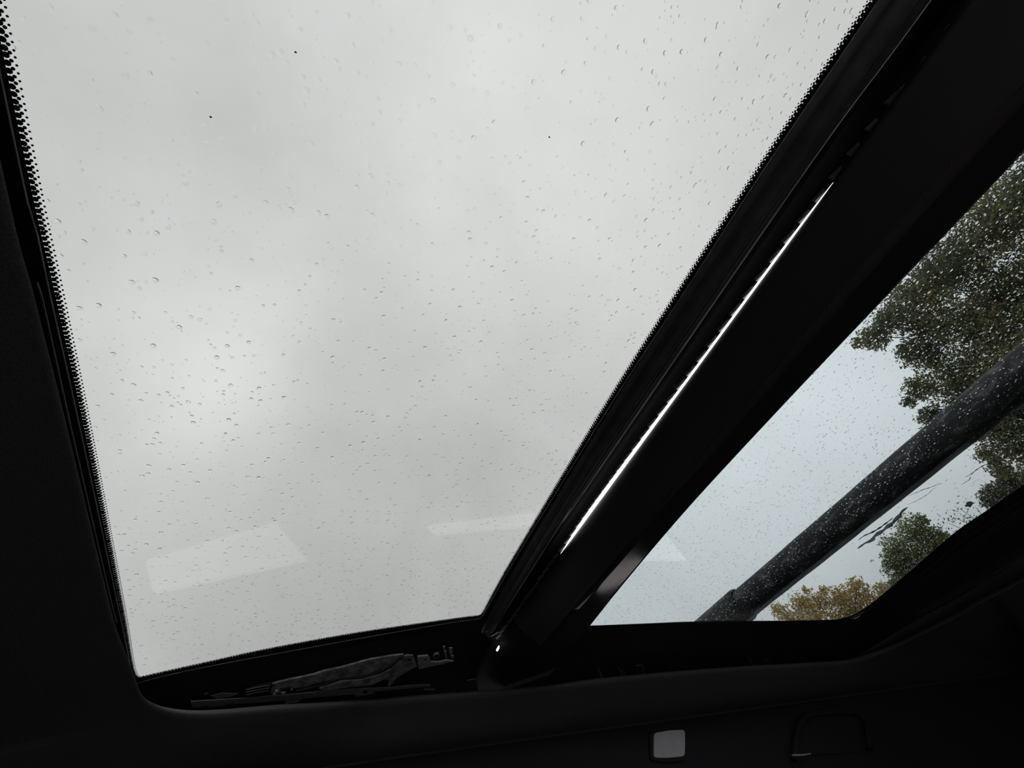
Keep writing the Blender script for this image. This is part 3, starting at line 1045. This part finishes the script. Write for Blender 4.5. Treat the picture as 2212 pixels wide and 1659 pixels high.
def branch(a, b, r0, r1, n=8, wob=0.05):
    a, b = np.array(a, float), np.array(b, float)
    P = [a + (b - a) * t + wob * np.linalg.norm(b - a) * math.sin(t * math.pi) * np.array([math.sin(a[0] * 9 + t * 4), math.cos(b[1] * 7 + t * 5), 0.2]) for t in np.linspace(0, 1, n)]
    return tube(P, r0, 7, taper=np.linspace(1, r1 / r0, n))


def tree(name, label, px_list, D, dens, size, mat, base_xy, group='trees in front of the car', twigs=True):
    cs, rs = lobes(px_list, D)
    counts = [max(30, int(dens * (r / size) ** 2)) for r in rs]
    root = empty(name, (base_xy[0], base_xy[1], -EYE), label, 'tree', group)
    V, F = leaf_cloud(cs, rs, counts, size)
    fast_mesh('foliage', V, F, mat, root, kind='stuff')
    cm = np.mean(cs, axis=0)
    topz = max(c[2] for c in cs)
    hub = np.array((base_xy[0], base_xy[1], -EYE + 0.55 * (cm[2] + EYE)))
    v, f = branch((base_xy[0], base_xy[1], -EYE), hub, 0.035 * (topz + EYE), 0.022 * (topz + EYE), 10, 0.03)
    mesh('trunk', v, f, M['bark'], root, smooth=True)
    for c, r in list(zip(cs, rs))[::4]:
        v, f = branch(hub, c, 0.006 * (topz + EYE), 0.005, 10, 0.06)
        mesh('branch', v, f, M['bark'], root, smooth=True)
    return root


tree('broadleaf_tree', 'huge dark green tree filling the top of the second pane',
     [(1888, 728, 34, 0.0), (1853, 741, 14, 0.2), (1925, 690, 42, 0.3), (1985, 640, 70, 0.0), (2075, 560, 85, 0.3), (2165, 470, 95, 0.6), (2250, 400, 110, 0.2), (2000, 765, 48, 0.5), (1985, 838, 34, 0.2),
      (1962, 868, 16, 0.0), (2085, 700, 72, 0.2), (2175, 640, 90, 0.8), (2080, 825, 76, 0.6), (2185, 770, 95, 0.3), (2290, 560, 110, 0.6), (2300, 720, 120, 0.4), (2130, 905, 66, 0.4), (2220, 880, 80, 0.8),
      (2300, 860, 90, 0.5), (2132, 982, 24, 0.2), (2190, 955, 48, 0.4), (2252, 985, 60, 0.6), (2010, 900, 30, 0.5), (2160, 1010, 26, 0.3), (2030, 600, 50, 0.8), (1960, 760, 25, 0.3), (1990, 702, 34, 0.4), (2025, 712, 34, 0.6)],
     9.0, 17.0, 0.029, M['leaf_dark'], (9.9, 0.1))
tree('dark_tree', 'dark green rounded tree beside the frame, under the rack bar',
     [(2150, 1068, 34, 0), (2195, 1050, 44, 0.4), (2240, 1075, 60, 0.6), (2170, 1030, 20, 0.2), (2140, 1085, 20, 0.1), (2185, 1090, 40, 0.2), (2260, 1130, 60, 0.3)], 10.5, 17.0, 0.028, M['leaf_dark'], (11.2, 3.0))
tree('round_tree', 'mid green round tree standing alone between the rack bar and the frame',
     [(1975, 1150, 42, 0), (1940, 1190, 38, 0.2), (2010, 1165, 38, 0.3), (1950, 1235, 42, 0.4), (1990, 1215, 50, 0.2), (2030, 1190, 34, 0.1), (1925, 1215, 22, 0), (1965, 1270, 40, 0.3), (1988, 1123, 16, 0), (2040, 1160, 16, 0.4),
      (1940, 1275, 28, 0.2), (2040, 1260, 60, 0.4), (2080, 1230, 50, 0.4)], 13.0, 12.5, 0.028, M['leaf_mid'], (12.6, 5.1))
tree('golden_tree', 'golden yellow autumn tree low in the corner of the second pane',
     [(1690, 1325, 24, 0), (1730, 1305, 28, 0.2), (1770, 1300, 30, 0.3), (1810, 1290, 30, 0.1), (1850, 1268, 26, 0.2), (1838, 1300, 34, 0.4), (1880, 1290, 24, 0.3), (1760, 1335, 36, 0.1), (1905, 1270, 18, 0.2), (1720, 1345, 30, 0.3),
      (1820, 1340, 40, 0.3), (1870, 1330, 40, 0.3), (1675, 1315, 10, 0.1), (1780, 1275, 12, 0.2), (1740, 1275, 9, 0.1)], 12.0, 9.5, 0.030, M['leaf_gold'], (10.6, 6.8))
# sparse twiggy tree
bt = empty('bare_tree', (13.6, 3.9, -EYE), 'nearly bare twiggy tree between the round tree and the dark tree', 'tree', 'trees in front of the car')
hub = np.array((13.6, 4.1, 1.2))
v, f = branch((13.6, 3.9, -EYE), hub, 0.12, 0.06)
mesh('trunk', v, f, M['bark'], bt, smooth=True)
tips_b = []
for (x, y) in [(2075, 1100), (2095, 1112), (2062, 1118), (2110, 1098), (2085, 1135), (2120, 1120), (2050, 1130), (2070, 1145), (2105, 1140), (2130, 1112)]:
    d0 = ray(x, y)
    tips_b.append(d0 / math.hypot(d0[0], d0[1]) * 14.1)
    v, f = branch(hub, tips_b[-1], 0.014, 0.004, 10, 0.05)
    mesh('branch', v, f, M['bark'], bt, smooth=True)
V, F = leaf_cloud(tips_b, [0.30] * 10, [16] * 10, 0.03)
fast_mesh('foliage', V, F, M['leaf_mid'], bt, kind='stuff')
# hedge all round, out of direct view, added to darken one edge of each raindrop
V, F = [], []
for i in range(5200):
    a = rng.uniform(0, 2 * math.pi)
    front = math.cos(a - math.radians(15)) > 0.80
    hmax = (1.35 if front else 3.2) + EYE
    rad = 17 + rng.normal() * 0.6
    z = -EYE + hmax * rng.random() ** 0.7
    c = np.array([rad * math.cos(a), rad * math.sin(a), z])
    u = rng.normal(size=3)
    u /= np.linalg.norm(u)
    w = np.cross(u, rng.normal(size=3))
    w /= np.linalg.norm(w)
    s = 0.34
    b = len(V)
    V += [c - u * s, c + w * s * 0.8, c + u * s, c - w * s * 0.8]
    F.append((b, b + 1, b + 2, b + 3))
fast_mesh('hedge', np.array(V), np.array(F), M['leaf_hedge'], None, kind='stuff', label='low dark hedge added around the car for dark raindrop rims, only seen bent in raindrops', cat='hedge')

# ------------------------------------------------------------------ rain on the panes


def cap(seg, rings, hgt, ecc=1.0, wob=0.0, seed=0):
    """a drop: rounded dome on a flat foot, unit radius"""
    r_ = random.Random(seed)
    ph = r_.random() * 6.28
    R_ = (1 + hgt * hgt) / (2 * hgt)
    V, F = [], []
    for j in range(rings):
        t = j / rings
        th = math.asin(1 / R_) * (1 - t)
        rr, z = R_ * math.sin(th), R_ * math.cos(th) - (R_ - hgt)
        for k in range(seg):
            a = 2 * math.pi * k / seg
            q = 1 + wob * math.sin(2 * a + ph) + wob * 0.6 * math.sin(3 * a + ph * 2)
            V.append((rr * q * math.cos(a) * ecc, rr * q * math.sin(a) / ecc, z))
    V.append((0, 0, hgt))
    for j in range(rings - 1):
        for k in range(seg):
            F.append((j * seg + k, j * seg + (k + 1) % seg, (j + 1) * seg + (k + 1) % seg, (j + 1) * seg + k))
    topi = len(V) - 1
    for k in range(seg):
        F.append(((rings - 1) * seg + k, (rings - 1) * seg + (k + 1) % seg, topi, topi))
    b = len(V)
    for k in range(seg):
        V.append((V[k][0], V[k][1], 0.0))
    V.append((0, 0, 0))
    for k in range(seg):
        F.append((b + (k + 1) % seg, b + k, b + seg, b + seg))
    return np.array(V), F


def to_tris(F):
    out = []
    for q in F:
        out.append((q[0], q[1], q[2]))
        if q[3] != q[2]:
            out.append((q[0], q[2], q[3]))
    return np.array(out)


def scatter(area, accept, n, rmin, rmax, gap=1.25):
    (x0, x1, y0, y1) = area
    cell = 0.005
    grid = {}
    out = []
    tries = 0
    while len(out) < n and tries < n * 12:
        tries += 1
        x, y = random.uniform(x0, x1), random.uniform(y0, y1)
        if not accept(x, y):
            continue
        u = random.random()
        r = rmin + (rmax - rmin) * u ** 2.2
        gx, gy = int(x / cell), int(y / cell)
        ok = True
        for i in (-1, 0, 1):
            for j in (-1, 0, 1):
                for (X, Y, R_) in grid.get((gx + i, gy + j), ()):
                    if (X - x) ** 2 + (Y - y) ** 2 < ((R_ + r) * gap) ** 2:
                        ok = False
        if ok:
            grid.setdefault((gx, gy), []).append((x, y, r))
            out.append((x, y, r))
    return out


def seen(p):
    d = AX.T @ np.array(p)
    if d[2] <= 0.01:
        return None
    x, y = FPX * d[0] / d[2] + 1106, FPX * d[1] / d[2] + 829.5
    return (x, y, d[2]) if -10 < x < 2222 and -10 < y < 1669 else None


def rain(drops, place, group, label, stuff_label, frame, n_single):
    items = []
    for (x, y, r) in drops:
        p = place(x, y)
        s = seen(p)
        items.append((r / s[2] if s else 0.0, p, r))
    items.sort(key=lambda t: -t[0])
    # single drops share a few dome shapes
    protos = []
    for k in range(10):
        V, F = cap(18, 6, 0.24 + 0.016 * k, 1.0 + 0.05 * (k % 4), 0.05, k)
        me = bpy.data.meshes.new('raindrop')
        me.from_pydata(V.tolist(), [], [tuple(dict.fromkeys(q)) for q in F])
        me.polygons.foreach_set('use_smooth', [True] * len(me.polygons))
        me.materials.append(M['water'])
        me.update()
        protos.append(me)
    for k, (_, p, r) in enumerate(items[:n_single]):
        o = bpy.data.objects.new('raindrop', protos[k % 10])
        mw = frame @ Matrix.Rotation(random.uniform(0, 6.28), 4, 'Z') @ Matrix.Scale(r, 4)
        mw.translation = Vector((p[0], p[1], p[2] + EYE))
        o.matrix_world = mw
        C.objects.link(o)
        tag(o, label, 'raindrop', group)
    rest = items[n_single:]
    fr = np.array(frame.to_3x3())
    VV, FF = [], []
    off = 0
    temps = []
    for k in range(8):
        V, F = cap(12, 4, 0.22 + 0.022 * k, 1.0 + 0.06 * (k % 3), 0.05, 40 + k)
        temps.append((V, to_tris(F)))
    for k, (_, p, r) in enumerate(rest):
        V, T_ = temps[k % 8]
        a = random.uniform(0, 6.28)
        ca, sa = math.cos(a), math.sin(a)
        W = V @ np.array([[ca, sa, 0], [-sa, ca, 0], [0, 0, 1]]) * r
        VV.append(W @ fr.T + np.array(p))
        FF.append(T_ + off)
        off += len(V)
    fast_mesh('raindrops', np.vstack(VV), np.vstack(FF), M['water'], None, kind='stuff', smooth=True, label=stuff_label, cat='rain')


ZT1 = H + 0.0049
I4 = Matrix.Identity(4)
d1 = scatter((-0.112, 0.345, -0.14, 0.70), lambda x, y: True, 5000, 0.00050, 0.0018)
rain(d1, lambda x, y: np.array((x, y, ZT1)), 'raindrops on the large pane', 'clear raindrop lying on the large sunroof pane', 'fine raindrops sprinkled over the large sunroof pane', I4, 160)

zax = Vector(nrm2)
xax = Vector((1, 0, -0.125)).normalized()
yax = zax.cross(xax)
FR2 = Matrix((xax, yax, zax)).transposed().to_4x4()


def dry(x, y):
    # few drops where a sheet of water runs beside the far edge
    z = G2D - 0.125 * x
    s = seen((x, y, z))
    if s is None:
        return random.random() < 0.15
    px, py = s[0], s[1]
    if px > 1560 and py > 900:
        lo = 1165 - 0.84 * (px - 1712)
        if py > lo + 100:
            on_tree = (px > 1890 and py > 1120 and px < 2070) or px > 2095 or py > 1270
            return random.random() < (0.85 if on_tree else 0.10)
    return True


d2 = scatter((0.50, 1.30, -0.10, 0.82), dry, 8200, 0.00050, 0.0018)
rain(d2, lambda x, y: np.array((x, y, G2D - 0.125 * x)) + nrm2 * 0.0049, 'raindrops on the second pane', 'clear raindrop lying on the second sunroof pane', 'fine raindrops sprinkled over the second sunroof pane', FR2, 130)


def on2(px, py, lift=0.0049):
    return on_plane(px, py, G2N, G2D + lift * np.linalg.norm(G2N))


def streak(pts, w, label, hgt=0.20):
    """a run of water: low rounded bead following a crooked path"""
    P = smooth_path([on2(*q) for q in pts], 40)
    n = len(P)
    T = np.gradient(P, axis=0)
    T /= np.linalg.norm(T, axis=1)[:, None]
    V, F = [], []
    k_ = 9
    for i in range(n):
        a = np.cross(nrm2, T[i])
        a /= np.linalg.norm(a)
        t = i / (n - 1)
        ww = w * (math.sin(math.pi * min(1, max(0.0, t))) ** 0.45 * (0.75 + 0.25 * math.sin(i * 0.9)) + 0.03)
        for k in range(k_):
            s_ = k / (k_ - 1) * 2 - 1
            V.append(P[i] + a * ww * s_ + nrm2 * (ww * hgt * 2 * (1 - s_ * s_)))
        for k in range(k_):
            s_ = 1 - k / (k_ - 1) * 2
            V.append(P[i] + a * ww * s_)
    m_ = 2 * k_
    for i in range(n - 1):
        for k in range(m_):
            if k == k_ - 1 or k == m_ - 1:
                continue
            F.append((i * m_ + k, i * m_ + k + 1, (i + 1) * m_ + k + 1, (i + 1) * m_ + k))
    F.append(tuple(range(m_)))
    F.append(tuple((n - 1) * m_ + k for k in range(m_))[::-1])
    o = mesh('water_streak', V, F, M['water'], None, smooth=True)
    return tag(o, label, 'water streak', 'water streaks on the second pane')


streak([(1852, 1186), (1868, 1174), (1882, 1168), (1888, 1160), (1902, 1150), (1918, 1138), (1936, 1122), (1950, 1104), (1962, 1095)], 0.0085, 'longest water streak, running beside the round green tree')
streak([(1854, 1167), (1866, 1158), (1884, 1150), (1898, 1142), (1912, 1132), (1930, 1118)], 0.0035, 'short water streak just above the longest one')
streak([(1962, 1071.5), (1980, 1064), (1996, 1057), (2010, 1053), (2024, 1047), (2036, 1044)], 0.0014, 'thin dark water streak under the middle of the rack bar')
streak([(2084, 1031), (2098, 1024), (2108, 1016), (2120, 1008), (2134, 1002), (2150, 998)], 0.0024, 'water streak ending at the dark tree')
streak([(2076, 1048), (2086, 1041), (2094, 1036), (2096, 1030)], 0.0014, 'small hooked water streak below the one at the dark tree')
streak([(1960, 1090), (1976, 1084), (1992, 1075), (2006, 1066), (2014, 1058), (2024, 1052)], 0.0011, 'pale thin water streak leading down to the longest one')
streak([(2136, 1008), (2144, 1003), (2152, 999)], 0.0016, 'short bright water streak in front of the dark tree')


def blob(px, py, r, ecc, rot, name, mat, label, cat, hgt=0.5):
    p = on2(px, py)
    V, F = cap(20, 6, hgt, ecc, 0.10, int(px))
    me = bpy.data.meshes.new(name)
    me.from_pydata(V.tolist(), [], [tuple(dict.fromkeys(q)) for q in F])
    me.polygons.foreach_set('use_smooth', [True] * len(me.polygons))
    me.materials.append(mat)
    o = bpy.data.objects.new(name, me)
    mw = FR2 @ Matrix.Rotation(rot, 4, 'Z') @ Matrix.Scale(r, 4)
    mw.translation = Vector((p[0], p[1], p[2] + EYE))
    o.matrix_world = mw
    C.objects.link(o)
    return tag(o, label, cat)


blob(1884, 1212, 0.0050, 1.35, 0.5, 'large_raindrop', M['water'], 'large lone raindrop with a dark top left of the round tree', 'raindrop')

# wet scrap of leaf stuck to the pane
lf = [(2084, 1093), (2088, 1090), (2087, 1087), (2092, 1084), (2099, 1083.5), (2102, 1086), (2107, 1086), (2101, 1089), (2100, 1092), (2095, 1096.5), (2091, 1094), (2087, 1095)]
v, f = slab([on2(*q) for q in lf], nrm2, 0.0006)
mesh('leaf_scrap', v, f, M['spot'], None, label='small dark brown leaf scrap stuck on the wet second pane', cat='leaf')
for (x, y, lab) in [(638.5, 113, 'tiny dark speck near the top of the large pane'), (1187, 296.5, 'tiny dark speck near the middle of the large pane'), (455, 253, 'faint tiny speck in the upper part of the large pane')]:
    c = flat(x, y, H + 0.0049)
    v, f = slab([c + 0.0005 * np.array((math.cos(a) * 1.2, math.sin(a) * 0.8, 0)) for a in np.linspace(0, 6.28, 8, endpoint=False)], (0, 0, 1), 0.0006)
    mesh('dirt_speck', v, f, M['spot'], None, label=lab, cat='dirt')
